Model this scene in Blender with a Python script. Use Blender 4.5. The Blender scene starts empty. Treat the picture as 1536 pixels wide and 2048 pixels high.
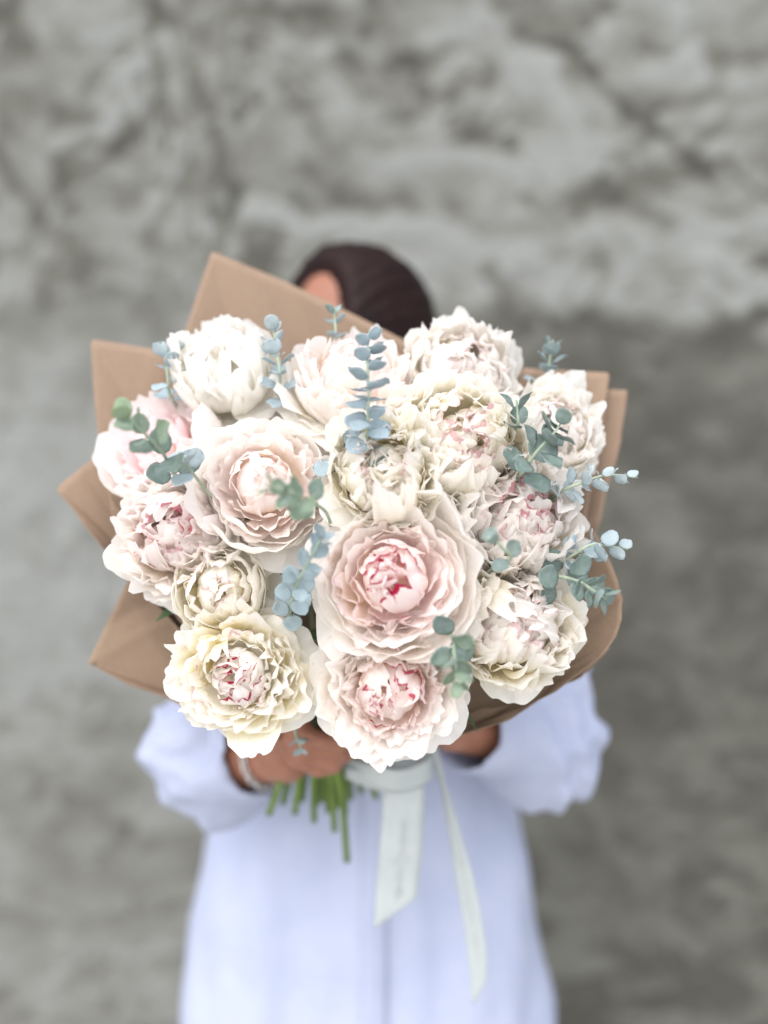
import bpy, bmesh, math, random
import numpy as np
from mathutils import Vector, Matrix

R_ = math.radians
PI = math.pi
sc = bpy.context.scene
col = sc.collection

# ------------------------------------------------------------------ camera
CAM = Vector((0.0, 0.0, 1.40))
PITCH = 6.0
FPX = 2000.0                      # focal length in pixels of the 1536 px wide photograph
cam_data = bpy.data.cameras.new("camera")
cam_data.sensor_fit = 'HORIZONTAL'
cam_data.sensor_width = 36.0
cam_data.lens = 36.0 * FPX / 1536.0
cam_data.clip_start = 0.02
cam_data.clip_end = 200.0
cam_data.dof.use_dof = True
cam_data.dof.focus_distance = 0.85
cam_data.dof.aperture_fstop = 1.5
cam_data.dof.aperture_blades = 0
cam = bpy.data.objects.new("camera", cam_data)
col.objects.link(cam)
cam.location = CAM
cam.rotation_euler = (R_(90 - PITCH), 0, 0)
sc.camera = cam
FWD = Vector((0, math.cos(R_(PITCH)), -math.sin(R_(PITCH))))
UPV = Vector((0, math.sin(R_(PITCH)), math.cos(R_(PITCH))))
RGT = Vector((1, 0, 0))


def P(px, py, d):
    """A point of the place seen at photo pixel (px, py) at d metres along the view axis."""
    return CAM + FWD * d + RGT * ((px - 768.0) / FPX * d) - UPV * ((py - 1024.0) / FPX * d)


def D(r, u, c):
    """Direction from right / up / towards-the-photographer components."""
    return (RGT * r + UPV * u - FWD * c).normalized()


# ------------------------------------------------------------------ light
world = bpy.data.worlds.new("World")
sc.world = world
world.use_nodes = True
wn = world.node_tree
bg = wn.nodes["Background"]
sky = wn.nodes.new("ShaderNodeTexSky")
sky.sky_type = 'NISHITA'
sky.sun_disc = False
SUN_EL, SUN_AZ = 50.0, 200.0       # sun above and behind the photographer, slightly left; thin overcast
sky.sun_elevation = R_(SUN_EL)
sky.sun_rotation = R_(SUN_AZ)
sky.air_density = 1.0
sky.dust_density = 3.0
sky.ozone_density = 1.0
hs = wn.nodes.new("ShaderNodeHueSaturation")
hs.inputs["Saturation"].default_value = 0.45
wn.links.new(sky.outputs[0], hs.inputs["Color"])
wn.links.new(hs.outputs[0], bg.inputs["Color"])
bg.inputs["Strength"].default_value = 0.145

sun_d = bpy.data.lights.new("sun", 'SUN')
sun_d.energy = 1.5
sun_d.angle = R_(110)
sun_d.color = (1.0, 0.98, 0.95)
sun = bpy.data.objects.new("sun", sun_d)
col.objects.link(sun)
az, el = R_(SUN_AZ), R_(SUN_EL)
sdir = Vector((math.sin(az) * math.cos(el), math.cos(az) * math.cos(el), math.sin(el)))
sun.rotation_euler = sdir.to_track_quat('Z', 'Y').to_euler()
sun.location = (-1, -2, 4)

sc.view_settings.view_transform = 'Standard'
sc.view_settings.look = 'None'
sc.view_settings.exposure = 0.81
sc.view_settings.gamma = 1.0
sc.render.engine = 'CYCLES'
cy = sc.cycles
cy.use_denoising = True
cy.max_bounces = 14
cy.diffuse_bounces = 10
cy.glossy_bounces = 3
cy.transmission_bounces = 8
cy.transparent_max_bounces = 8
cy.sample_clamp_indirect = 4.0
cy.use_fast_gi = False

# ------------------------------------------------------------------ small helpers
rng = np.random.default_rng(11)


def srgb(r, g, b):
    f = lambda c: (c / 255 / 12.92) if c <= 10 else ((c / 255 + 0.055) / 1.055) ** 2.4
    return (f(r), f(g), f(b))


def tag(o, label=None, cat=None, group=None, kind=None):
    if label: o["label"] = label
    if cat: o["category"] = cat
    if group: o["group"] = group
    if kind: o["kind"] = kind
    return o


def empty(name, loc=(0, 0, 0), rot=None):
    o = bpy.data.objects.new(name, None)
    o.empty_display_size = 0.02
    o.location = loc
    if rot is not None:
        o.rotation_mode = 'QUATERNION'
        o.rotation_quaternion = rot
    col.objects.link(o)
    return o


def mesh_obj(name, verts, faces, mat, parent=None, smooth=True):
    me = bpy.data.meshes.new(name)
    me.from_pydata(np.asarray(verts).tolist() if isinstance(verts, np.ndarray) else verts, [], faces)
    if smooth:
        me.polygons.foreach_set("use_smooth", np.ones(len(me.polygons), dtype=bool))
    if mat: me.materials.append(mat)
    o = bpy.data.objects.new(name, me)
    col.objects.link(o)
    if parent: o.parent = parent
    return o


_gf = {}


def grid_faces(nu, nv, closed=False):
    k = (nu, nv, closed)
    if k not in _gf:
        f = []
        for j in range(nv - 1):
            for i in range(nu if closed else nu - 1):
                a = j * nu + i
                b = j * nu + (i + 1) % nu
                f.append((a, b, b + nu, a + nu))
        _gf[k] = f
    return _gf[k]


def spline(pts, n):
    """Catmull-Rom through pts, n samples."""
    p = np.array([list(q) for q in pts], float)
    if len(p) == 2:
        t = np.linspace(0, 1, n)[:, None]
        return p[0] * (1 - t) + p[1] * t
    p = np.vstack([2 * p[0] - p[1], p, 2 * p[-1] - p[-2]])
    m = len(p) - 3
    out = []
    for x in np.linspace(0, m, n):
        i = min(int(x), m - 1)
        t = x - i
        a, b, c, d = p[i], p[i + 1], p[i + 2], p[i + 3]
        out.append(0.5 * (2 * b + (c - a) * t + (2 * a - 5 * b + 4 * c - d) * t * t + (3 * b - a - 3 * c + d) * t ** 3))
    return np.array(out)


def frames(path):
    """Rotation-minimising frames along a path."""
    n = len(path)
    T = np.gradient(path, axis=0)
    T /= np.linalg.norm(T, axis=1)[:, None] + 1e-12
    u = np.cross(T[0], [0.3, 0.5, 0.81])
    u /= np.linalg.norm(u)
    U = [u]
    for i in range(1, n):
        u = U[-1] - T[i] * np.dot(U[-1], T[i])
        u /= np.linalg.norm(u) + 1e-12
        U.append(u)
    U = np.array(U)
    return T, U, np.cross(T, U)


def tube(path, radii, ns=8, cap=True):
    path = np.asarray(path)
    n = len(path)
    radii = np.broadcast_to(np.asarray(radii, float), (n,))
    T, U, V = frames(path)
    a = np.linspace(0, 2 * PI, ns, endpoint=False)
    v = path[:, None, :] + radii[:, None, None] * (np.cos(a)[None, :, None] * U[:, None, :] + np.sin(a)[None, :, None] * V[:, None, :])
    v = v.reshape(-1, 3)
    f = list(grid_faces(ns, n, True))
    if cap:
        f.append(tuple(range(ns - 1, -1, -1)))
        f.append(tuple((n - 1) * ns + i for i in range(ns)))
    return v, f


# ------------------------------------------------------------------ node helpers
def new_mat(name):
    m = bpy.data.materials.new(name)
    m.use_nodes = True
    return m, m.node_tree, m.node_tree.nodes["Principled BSDF"]


def nd(nt, typ, **kw):
    n = nt.nodes.new(typ)
    for k, v in kw.items():
        setattr(n, k, v)
    return n


def math_n(nt, op, a, b=None, c=None, clamp=False):
    n = nd(nt, "ShaderNodeMath", operation=op)
    n.use_clamp = clamp
    for i, x in enumerate((a, b, c)):
        if x is None: continue
        if isinstance(x, (int, float)): n.inputs[i].default_value = x
        else: nt.links.new(x, n.inputs[i])
    return n.outputs[0]


def ramp(nt, fac, stops):
    n = nd(nt, "ShaderNodeValToRGB")
    while len(n.color_ramp.elements) < len(stops):
        n.color_ramp.elements.new(0.5)
    for e, (p, c) in zip(n.color_ramp.elements, stops):
        e.position = p
        e.color = (*c, 1) if len(c) == 3 else c
    nt.links.new(fac, n.inputs[0])
    return n.outputs[0]


def noise(nt, vec, scale, detail=4, rough=0.55, dist=0.0):
    n = nd(nt, "ShaderNodeTexNoise")
    n.inputs["Scale"].default_value = scale
    n.inputs["Detail"].default_value = detail
    n.inputs["Roughness"].default_value = rough
    n.inputs["Distortion"].default_value = dist
    if vec is not None: nt.links.new(vec, n.inputs["Vector"])
    return n.outputs["Fac"]


def mapping(nt, vec, scale=(1, 1, 1), rot=(0, 0, 0)):
    n = nd(nt, "ShaderNodeMapping")
    n.inputs["Scale"].default_value = scale
    n.inputs["Rotation"].default_value = rot
    nt.links.new(vec, n.inputs["Vector"])
    return n.outputs[0]


def mixrgb(nt, fac, a, b, blend='MIX'):
    n = nd(nt, "ShaderNodeMix", data_type='RGBA', blend_type=blend)
    for i, x in ((0, fac), (6, a), (7, b)):
        if isinstance(x, (int, float)): n.inputs[i].default_value = x
        elif isinstance(x, tuple): n.inputs[i].default_value = (*x, 1)
        else: nt.links.new(x, n.inputs[i])
    return n.outputs[2]


def bump(nt, bsdf, h, strength, dist):
    n = nd(nt, "ShaderNodeBump")
    n.inputs["Strength"].default_value = strength
    n.inputs["Distance"].default_value = dist
    nt.links.new(h, n.inputs["Height"])
    nt.links.new(n.outputs[0], bsdf.inputs["Normal"])
    return n.outputs[0]


def objco(nt):
    return nd(nt, "ShaderNodeTexCoord").outputs["Object"]


# ------------------------------------------------------------------ materials
def petal_material():
    m, nt, b = new_mat("peony_petal")
    tint = nd(nt, "ShaderNodeAttribute", attribute_name="tint").outputs["Color"]
    uv = nd(nt, "ShaderNodeAttribute", attribute_name="petal_uv").outputs["Vector"]
    sp = nd(nt, "ShaderNodeSeparateXYZ")
    nt.links.new(uv, sp.inputs[0])
    s, t, rim = sp.outputs
    co = objco(nt)
    # dark red brush marks on the very edge of the core petals
    ns = noise(nt, co, 130, 2, 0.5)
    th = math_n(nt, 'MULTIPLY_ADD', ns, -0.20, 1.055)            # edge threshold wanders
    edge = nd(nt, "ShaderNodeMapRange", interpolation_type='SMOOTHSTEP')
    nt.links.new(t, edge.inputs[0])
    nt.links.new(math_n(nt, 'SUBTRACT', th, 0.018), edge.inputs[1])
    nt.links.new(math_n(nt, 'ADD', th, 0.01), edge.inputs[2])
    mask = math_n(nt, 'MULTIPLY', edge.outputs[0], rim, clamp=True)
    cc = mixrgb(nt, mask, tint, srgb(176, 8, 70))
    # a few bruised specks along the rims
    br = math_n(nt, 'MULTIPLY', ramp(nt, noise(nt, co, 210, 2, 0.5), [(.66, (0, 0, 0)), (.74, (1, 1, 1))]), ramp(nt, t, [(.90, (0, 0, 0)), (.98, (.55, .55, .55))]))
    cc = mixrgb(nt, br, cc, srgb(206, 176, 132))
    # faint mottling of the petal flesh
    mt = noise(nt, co, 38, 3, 0.6)
    cc = mixrgb(nt, math_n(nt, 'MULTIPLY', mt, 0.10), cc, (0.95, 0.92, 0.86), 'MULTIPLY')
    b.inputs["Roughness"].default_value = 0.46
    b.inputs["Specular IOR Level"].default_value = 0.45
    b.inputs["Sheen Weight"].default_value = 0.145
    nt.links.new(cc, b.inputs["Base Color"])
    # veins run lengthwise
    cv = nd(nt, "ShaderNodeCombineXYZ")
    nt.links.new(math_n(nt, 'MULTIPLY', s, 9.0), cv.inputs[0])
    nt.links.new(math_n(nt, 'MULTIPLY', t, 1.2), cv.inputs[1])
    nt.links.new(noise(nt, co, 6, 1), cv.inputs[2])
    vn = noise(nt, cv.outputs[0], 1.6, 3, 0.6)
    nrm = bump(nt, b, vn, 0.45, 0.0012)
    cc = mixrgb(nt, math_n(nt, 'MULTIPLY', ramp(nt, vn, [(.5, (0, 0, 0)), (.68, (1, 1, 1))]), .10), cc, (.92, .84, .80), 'MULTIPLY')
    nt.links.new(cc, b.inputs["Base Color"])
    tr = nd(nt, "ShaderNodeBsdfTranslucent")
    nt.links.new(mixrgb(nt, 1.0, cc, (1.0, 0.985, 0.96), 'MULTIPLY'), tr.inputs["Color"])    # light comes warmer through a petal than off it
    nt.links.new(nrm, tr.inputs["Normal"])
    mx = nd(nt, "ShaderNodeMixShader")
    nt.links.new(math_n(nt, 'MULTIPLY_ADD', math_n(nt, 'POWER', t, 3.0), .16, .36), mx.inputs[0])
    nt.links.new(b.outputs[0], mx.inputs[1])
    nt.links.new(tr.outputs[0], mx.inputs[2])
    nt.links.new(mx.outputs[0], nt.nodes["Material Output"].inputs[0])
    return m


def leaf_material(name, translucent=0.15):
    """Colour comes from each object's own colour; bloom and freckles from noise."""
    m, nt, b = new_mat(name)
    oi = nd(nt, "ShaderNodeObjectInfo")
    co = objco(nt)
    n1 = noise(nt, co, 2.6, 4, 0.65)
    n2 = noise(nt, co, 14, 2, 0.5)
    c = mixrgb(nt, math_n(nt, 'MULTIPLY', n1, 0.75), oi.outputs["Color"], (0.40, 0.47, 0.49))
    c = mixrgb(nt, ramp(nt, n2, [(0.62, (0, 0, 0)), (0.75, (0.35, 0.35, 0.35))]), c, (0.10, 0.13, 0.10))
    nt.links.new(c, b.inputs["Base Color"])
    b.inputs["Roughness"].default_value = 0.62
    b.inputs["Specular IOR Level"].default_value = 0.3
    sp = nd(nt, "ShaderNodeSeparateXYZ")
    nt.links.new(co, sp.inputs[0])
    rib = math_n(nt, 'ABSOLUTE', sp.outputs[1])
    rib = math_n(nt, 'MULTIPLY', math_n(nt, 'LESS_THAN', rib, 0.03), 0.6)
    nrm = bump(nt, b, math_n(nt, 'ADD', rib, n2), 0.25, 0.0006)
    tr = nd(nt, "ShaderNodeBsdfTranslucent")
    nt.links.new(c, tr.inputs["Color"])
    mx = nd(nt, "ShaderNodeMixShader")
    mx.inputs[0].default_value = translucent
    nt.links.new(b.outputs[0], mx.inputs[1])
    nt.links.new(tr.outputs[0], mx.inputs[2])
    nt.links.new(mx.outputs[0], nt.nodes["Material Output"].inputs[0])
    return m


def simple(name, c1, c2, scale=20, rough=0.6, spec=0.3, bstr=0.2, bdist=0.001, aniso=(1, 1, 1), detail=4):
    m, nt, b = new_mat(name)
    v = mapping(nt, objco(nt), aniso)
    n = noise(nt, v, scale, detail, 0.6)
    nt.links.new(mixrgb(nt, ramp(nt, n, [(0.3, (0, 0, 0)), (0.7, (1, 1, 1))]), c1, c2), b.inputs["Base Color"])
    b.inputs["Roughness"].default_value = rough
    b.inputs["Specular IOR Level"].default_value = spec
    bump(nt, b, n, bstr, bdist)
    return m


def kraft_material():
    m, nt, b = new_mat("kraft_paper")
    co = objco(nt)
    f1 = noise(nt, mapping(nt, co, (1, 1, 6)), 160, 3, 0.7)
    f2 = noise(nt, co, 900, 2, 0.6)
    f3 = noise(nt, co, 9, 3, 0.5)
    c = mixrgb(nt, ramp(nt, f1, [(0.35, (0, 0, 0)), (0.65, (1, 1, 1))]), srgb(141, 121, 104), srgb(152, 132, 115))
    c = mixrgb(nt, ramp(nt, f2, [(0.40, (0.0, 0, 0)), (0.60, (0.4, 0.4, 0.4))]), c, srgb(126, 104, 87))
    c = mixrgb(nt, math_n(nt, 'MULTIPLY', f3, 0.25), c, srgb(144, 122, 104))
    nt.links.new(c, b.inputs["Base Color"])
    b.inputs["Roughness"].default_value = 0.75
    b.inputs["Specular IOR Level"].default_value = 0.2
    bump(nt, b, math_n(nt, 'ADD', f1, f2), 0.25, 0.0003)
    return m


def wall_material():
    m, nt, b = new_mat("rough_cement_plaster")
    co = objco(nt)
    lay = nd(nt, "ShaderNodeAttribute", attribute_name="skim_shade").outputs["Fac"]
    f1 = noise(nt, co, 26, 6, 0.65, 0.6)
    f2 = noise(nt, mapping(nt, co, (1, 1, 2.4), (0, 0.5, 0)), 16, 6, 0.68, 0.4)
    f3 = noise(nt, co, 2.2, 3, 0.5)
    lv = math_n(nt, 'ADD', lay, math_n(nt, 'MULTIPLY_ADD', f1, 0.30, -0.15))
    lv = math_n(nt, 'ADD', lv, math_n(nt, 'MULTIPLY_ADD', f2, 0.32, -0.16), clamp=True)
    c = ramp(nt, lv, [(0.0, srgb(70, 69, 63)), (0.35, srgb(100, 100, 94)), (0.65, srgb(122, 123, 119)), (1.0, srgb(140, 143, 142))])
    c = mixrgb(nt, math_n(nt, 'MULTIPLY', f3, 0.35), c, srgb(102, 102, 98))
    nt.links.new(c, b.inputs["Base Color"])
    b.inputs["Roughness"].default_value = 0.9
    b.inputs["Specular IOR Level"].default_value = 0.15
    bump(nt, b, f1, 0.6, 0.006)
    return m


M_PETAL = petal_material()
M_EUC = leaf_material("eucalyptus_leaf", 0.12)
M_STEMS = simple("green_stem", srgb(74, 100, 34), srgb(104, 128, 52), 30, 0.5, 0.4, 0.15, 0.0005, (1, 1, 0.2))
M_ETWIG = simple("eucalyptus_twig", srgb(140, 160, 140), srgb(176, 186, 164), 60, 0.6, 0.3)
M_PLEAF = simple("peony_leaf", srgb(40, 62, 30), srgb(66, 92, 48), 30, 0.45, 0.4, 0.3, 0.001)
M_KRAFT = kraft_material()
M_WALL = wall_material()
M_SKIN = simple("skin", srgb(140, 94, 76), srgb(156, 109, 90), 40, 0.5, 0.35, 0.1, 0.0006)
M_HAIR = simple("dark_hair", srgb(20, 7, 7), srgb(36, 14, 14), 60, 0.55, 0.2, 0.6, 0.004, (1, 1, 0.12))
M_SHIRT = simple("white_cotton", srgb(164, 172, 197), srgb(174, 181, 204), 14, 0.8, 0.2, 0.15, 0.003)
M_RIBBON = simple("satin_ribbon", srgb(166, 174, 176), srgb(177, 184, 185), 30, 0.38, 0.5, 0.05, 0.0005)
M_INK = simple("grey_ink", srgb(156, 162, 164), srgb(168, 173, 175), 50, 0.6)
M_SILVER, _nt, _b = new_mat("silver")
_b.inputs["Metallic"].default_value = 1.0
_b.inputs["Roughness"].default_value = 0.28
_nt.links.new(ramp(_nt, noise(_nt, objco(_nt), 90, 2), [(0.3, (0.55, 0.55, 0.56)), (0.7, (0.8, 0.8, 0.8))]), _b.inputs["Base Color"])
M_TROUSER = simple("grey_cloth", srgb(70, 74, 84), srgb(84, 88, 98), 30, 0.85, 0.2)
M_GROUND = simple("paving", srgb(176, 174, 168), srgb(192, 190, 184), 12, 0.9, 0.2, 0.3, 0.004)
M_EYE = simple("eye_white", srgb(225, 222, 215), srgb(235, 232, 226), 30, 0.2, 0.5)
M_IRIS = simple("iris_brown", srgb(40, 26, 18), srgb(60, 38, 26), 90, 0.2, 0.5)
M_LIP = simple("lip", srgb(160, 84, 76), srgb(172, 96, 86), 60, 0.4, 0.4)

# ------------------------------------------------------------------ numeric noise for relief
_perm = np.random.default_rng(5).permutation(512)
_gv = np.random.default_rng(6).random(512) * 2 - 1


def vnoise(x, y):
    xi = np.floor(x).astype(int); yi = np.floor(y).astype(int)
    fx = x - xi; fy = y - yi
    fx = fx * fx * fx * (fx * (6 * fx - 15) + 10); fy = fy * fy * fy * (fy * (6 * fy - 15) + 10)
    h = lambda a, b: _gv[(_perm[(a & 511)] + b) & 511]
    return (h(xi, yi) * (1 - fx) + h(xi + 1, yi) * fx) * (1 - fy) + (h(xi, yi + 1) * (1 - fx) + h(xi + 1, yi + 1) * fx) * fy


def fbm(x, y, o=4, g=0.5):
    s = 0; a = 1
    for i in range(o):
        s = s + a * vnoise(x + 17.3 * i, y + 9.1 * i)
        x = x * 2.03; y = y * 2.03; a *= g
    return s


# ------------------------------------------------------------------ the setting: wall and ground
YW = 2.05


def wall_px(px, py):
    """Where on the wall plane the photo pixel falls: (x, z)."""
    r = (P(px, py, 1.0) - CAM)
    k = YW / r.y
    q = CAM + r * k
    return q.x, q.z


def sstep(a, b, x):
    t = np.clip((x - a) / (b - a), 0, 1)
    return t * t * (3 - 2 * t)


def build_wall():
    x0, x1, z0, z1 = -2.2, 2.2, 0.0, 3.0
    nx, nz = 700, 480
    X, Z = np.meshgrid(np.linspace(x0, x1, nx), np.linspace(z0, z1, nz))
    wx = X + 0.05 * fbm(X * 4, Z * 4, 3); wz = Z + 0.05 * fbm(X * 4 + 40, Z * 4 + 7, 3)
    # trowel direction: steep on the left of the upper wall, nearly level elsewhere
    stp = sstep(-0.25, -0.5, X) * sstep(1.2, 1.5, Z)
    ang = 0.95 * stp - 0.18 * (1 - stp)
    u = wx * np.cos(ang) + wz * np.sin(ang); v = -wx * np.sin(ang) + wz * np.cos(ang)
    strok = fbm(u * 6.0, v * 17.0, 6, 0.70)
    big = fbm(wx * 2.6 + 3, wz * 3.6 + 8, 4)
    fine = fbm(wx * 26, wz * 34, 4, 0.6)
    lay = sstep(-0.80, 0.60, 0.80 * strok + 0.25 * big + 0.28 * fine)          # 1 where the light skimmed coat is thick
    hgt = 0.0048 * lay + 0.0030 * fine + 0.002 * big
    # overlapping trowel strokes, each its own slab of plaster with a crisp edge
    rs = np.random.default_rng(77)
    ex = 0.030 * fbm(X * 9, Z * 9, 4, .6); ez = 0.030 * fbm(X * 9 + 31, Z * 9 + 5, 4, .6)
    for i in range(420):
        cx_, cz_ = rs.uniform(-1.3, 1.3), rs.uniform(.25, 2.5)
        ln, wd = rs.uniform(.08, .26), rs.uniform(.025, .085)
        up = cz_ > wall_px(768, 640)[1]
        an = (rs.normal(.95, .25) if cx_ < -.32 else rs.normal(-.12, .35)) if up else rs.normal(.6 if cx_ < 0 else -.5, .5)
        xx, zz = X + ex - cx_, Z + ez - cz_
        a_ = xx * math.cos(an) + zz * math.sin(an); b_ = -xx * math.sin(an) + zz * math.cos(an)
        dd = (np.abs(a_ / ln) ** 2.6 + np.abs(b_ / wd) ** 2.6)
        m = sstep(1.0, .84, dd) * (rs.uniform(.5, .95) if up else rs.uniform(.35, .8))
        lv_ = rs.uniform(.22, 1.0) + .25 * b_ / wd * rs.choice([-1, 1])
        lay = lay * (1 - m) + np.clip(lv_ + .22 * fine + .12 * strok, 0, 1) * m
        hgt = hgt * (1 - m) + (rs.uniform(.001, .008) + .003 * b_ / wd + .0022 * fine) * m
    # cracks, scars and thin places
    def scar(pts, w, depth, dark):
        nonlocal hgt, lay
        q = np.array([wall_px(*p) for p in pts])
        dmin = np.full(X.shape, 9.0)
        xx = X + 0.012 * fbm(X * 14, Z * 14, 3); zz = Z + 0.012 * fbm(X * 14 + 9, Z * 14, 3)
        for a, b in zip(q[:-1], q[1:]):
            ab = b - a
            t = np.clip(((xx - a[0]) * ab[0] + (zz - a[1]) * ab[1]) / (ab @ ab), 0, 1)
            dmin = np.minimum(dmin, np.hypot(xx - a[0] - t * ab[0], zz - a[1] - t * ab[1]))
        m = sstep(w, w * 0.25, dmin)
        hgt = hgt - 0.30 * depth * m
        lay = np.clip(lay - .65 * dark * m, 0, 1)
    scar([(1040, 60), (1150, 125), (1215, 195), (1290, 255), (1360, 305), (1430, 345)], 0.022, 0.014, 0.75)
    scar([(385, 130), (420, 220), (455, 320), (490, 470)], 0.020, 0.012, 0.5)
    scar([(0, 300), (50, 390), (105, 480)], 0.022, 0.012, 0.55)
    scar([(235, 310), (290, 255), (335, 200)], 0.020, 0.012, 0.6)
    scar([(300, 490), (345, 410), (395, 335)], 0.022, 0.012, 0.6)
    scar([(180, 190), (235, 120), (300, 60)], 0.025, 0.010, 0.5)
    scar([(690, 105), (730, 140), (790, 135), (900, 120)], 0.022, 0.012, 0.6)
    scar([(730, 70), (745, 20), (750, -30)], 0.02, 0.010, 0.5)
    scar([(590, 30), (625, 45), (640, 25)], 0.025, 0.010, 0.5)
    scar([(770, 255), (840, 235), (910, 205)], 0.020, 0.010, 0.55)
    scar([(970, 140), (985, 190)], 0.020, 0.010, 0.45)
    scar([(620, 330), (645, 355)], 0.030, 0.008, 0.35)
    scar([(1050, 420), (1120, 440), (1210, 420), (1340, 440)], 0.026, 0.012, 0.6)
    scar([(1010, 280), (1040, 330)], 0.020, 0.010, 0.5)
    scar([(310, 20), (350, 40)], 0.03, 0.012, 0.5)
    scar([(10, 20), (60, 90), (10, 120)], 0.05, 0.010, 0.5)
    scar([(1260, 180), (1240, 230), (1536, 190)], 0.02, 0.008, 0.35)
    scar([(900, 405), (910, 430)], 0.03, 0.008, 0.3)
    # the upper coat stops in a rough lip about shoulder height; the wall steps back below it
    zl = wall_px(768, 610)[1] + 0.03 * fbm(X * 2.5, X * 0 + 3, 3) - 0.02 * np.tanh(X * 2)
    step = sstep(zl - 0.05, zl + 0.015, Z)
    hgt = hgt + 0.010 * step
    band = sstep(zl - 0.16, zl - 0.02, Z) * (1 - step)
    lay = np.clip(lay - 0.22 * band, 0, 1)  # shade under the lip, painted into the plaster colour
    # below the lip: pale smooth coat to the left, darker to the right
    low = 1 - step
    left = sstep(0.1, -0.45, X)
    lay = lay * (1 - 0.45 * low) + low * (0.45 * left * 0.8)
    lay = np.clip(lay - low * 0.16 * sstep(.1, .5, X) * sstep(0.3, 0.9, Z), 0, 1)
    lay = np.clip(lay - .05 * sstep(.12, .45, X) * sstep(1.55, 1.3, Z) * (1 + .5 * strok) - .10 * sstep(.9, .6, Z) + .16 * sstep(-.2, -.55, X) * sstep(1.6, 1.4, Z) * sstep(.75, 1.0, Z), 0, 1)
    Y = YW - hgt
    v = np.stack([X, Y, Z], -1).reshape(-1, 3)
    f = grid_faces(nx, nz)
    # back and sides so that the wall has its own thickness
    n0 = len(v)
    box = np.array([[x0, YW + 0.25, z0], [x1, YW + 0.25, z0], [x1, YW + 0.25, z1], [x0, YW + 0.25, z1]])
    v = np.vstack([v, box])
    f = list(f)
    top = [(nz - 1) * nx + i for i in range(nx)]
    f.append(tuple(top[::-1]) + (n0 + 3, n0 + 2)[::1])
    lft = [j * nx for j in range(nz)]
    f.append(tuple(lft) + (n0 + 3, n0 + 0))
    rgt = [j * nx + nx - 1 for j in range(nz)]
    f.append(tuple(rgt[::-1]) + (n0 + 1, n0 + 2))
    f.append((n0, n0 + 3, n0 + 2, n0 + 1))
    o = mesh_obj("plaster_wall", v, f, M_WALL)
    at = o.data.attributes.new("skim_shade", 'FLOAT', 'POINT')
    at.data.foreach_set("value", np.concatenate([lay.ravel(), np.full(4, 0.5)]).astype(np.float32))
    tag(o, "rough grey cement plastered wall with pale trowelled patches behind the person", "wall", kind="structure")


build_wall()
g = 60.0
gx = np.linspace(-g, g, 41)
GX, GY = np.meshgrid(gx, gx)
gz = 0.0 * GX
mesh = mesh_obj("ground", np.stack([GX, GY, gz], -1).reshape(-1, 3), grid_faces(41, 41), M_GROUND)
tag(mesh, "grey paved ground at the foot of the plaster wall", "ground", kind="structure")

# ------------------------------------------------------------------ peonies
BIND = P(652, 1478, 1.05)                      # where the hand holds the stems
AXIS = (P(760, 1130, 0.84) - BIND).normalized()

NEUTRAL = dict(           # (throat colour, edge colour), linear reflectance
    white=((.97, .955, .90), (.974, .970, .964)),
    cream=((.973, .942, .82), (.974, .968, .944)),
    yellow=((.976, .86, .38), (.974, .962, .895)),
    blush=((.974, .938, .905), (.974, .964, .958)),
    pink=((.974, .85, .81), (.974, .932, .93)),
    shell=((.974, .825, .815), (.974, .918, .92)),
    rose=((.974, .785, .81), (.974, .885, .91)),
)


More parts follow.
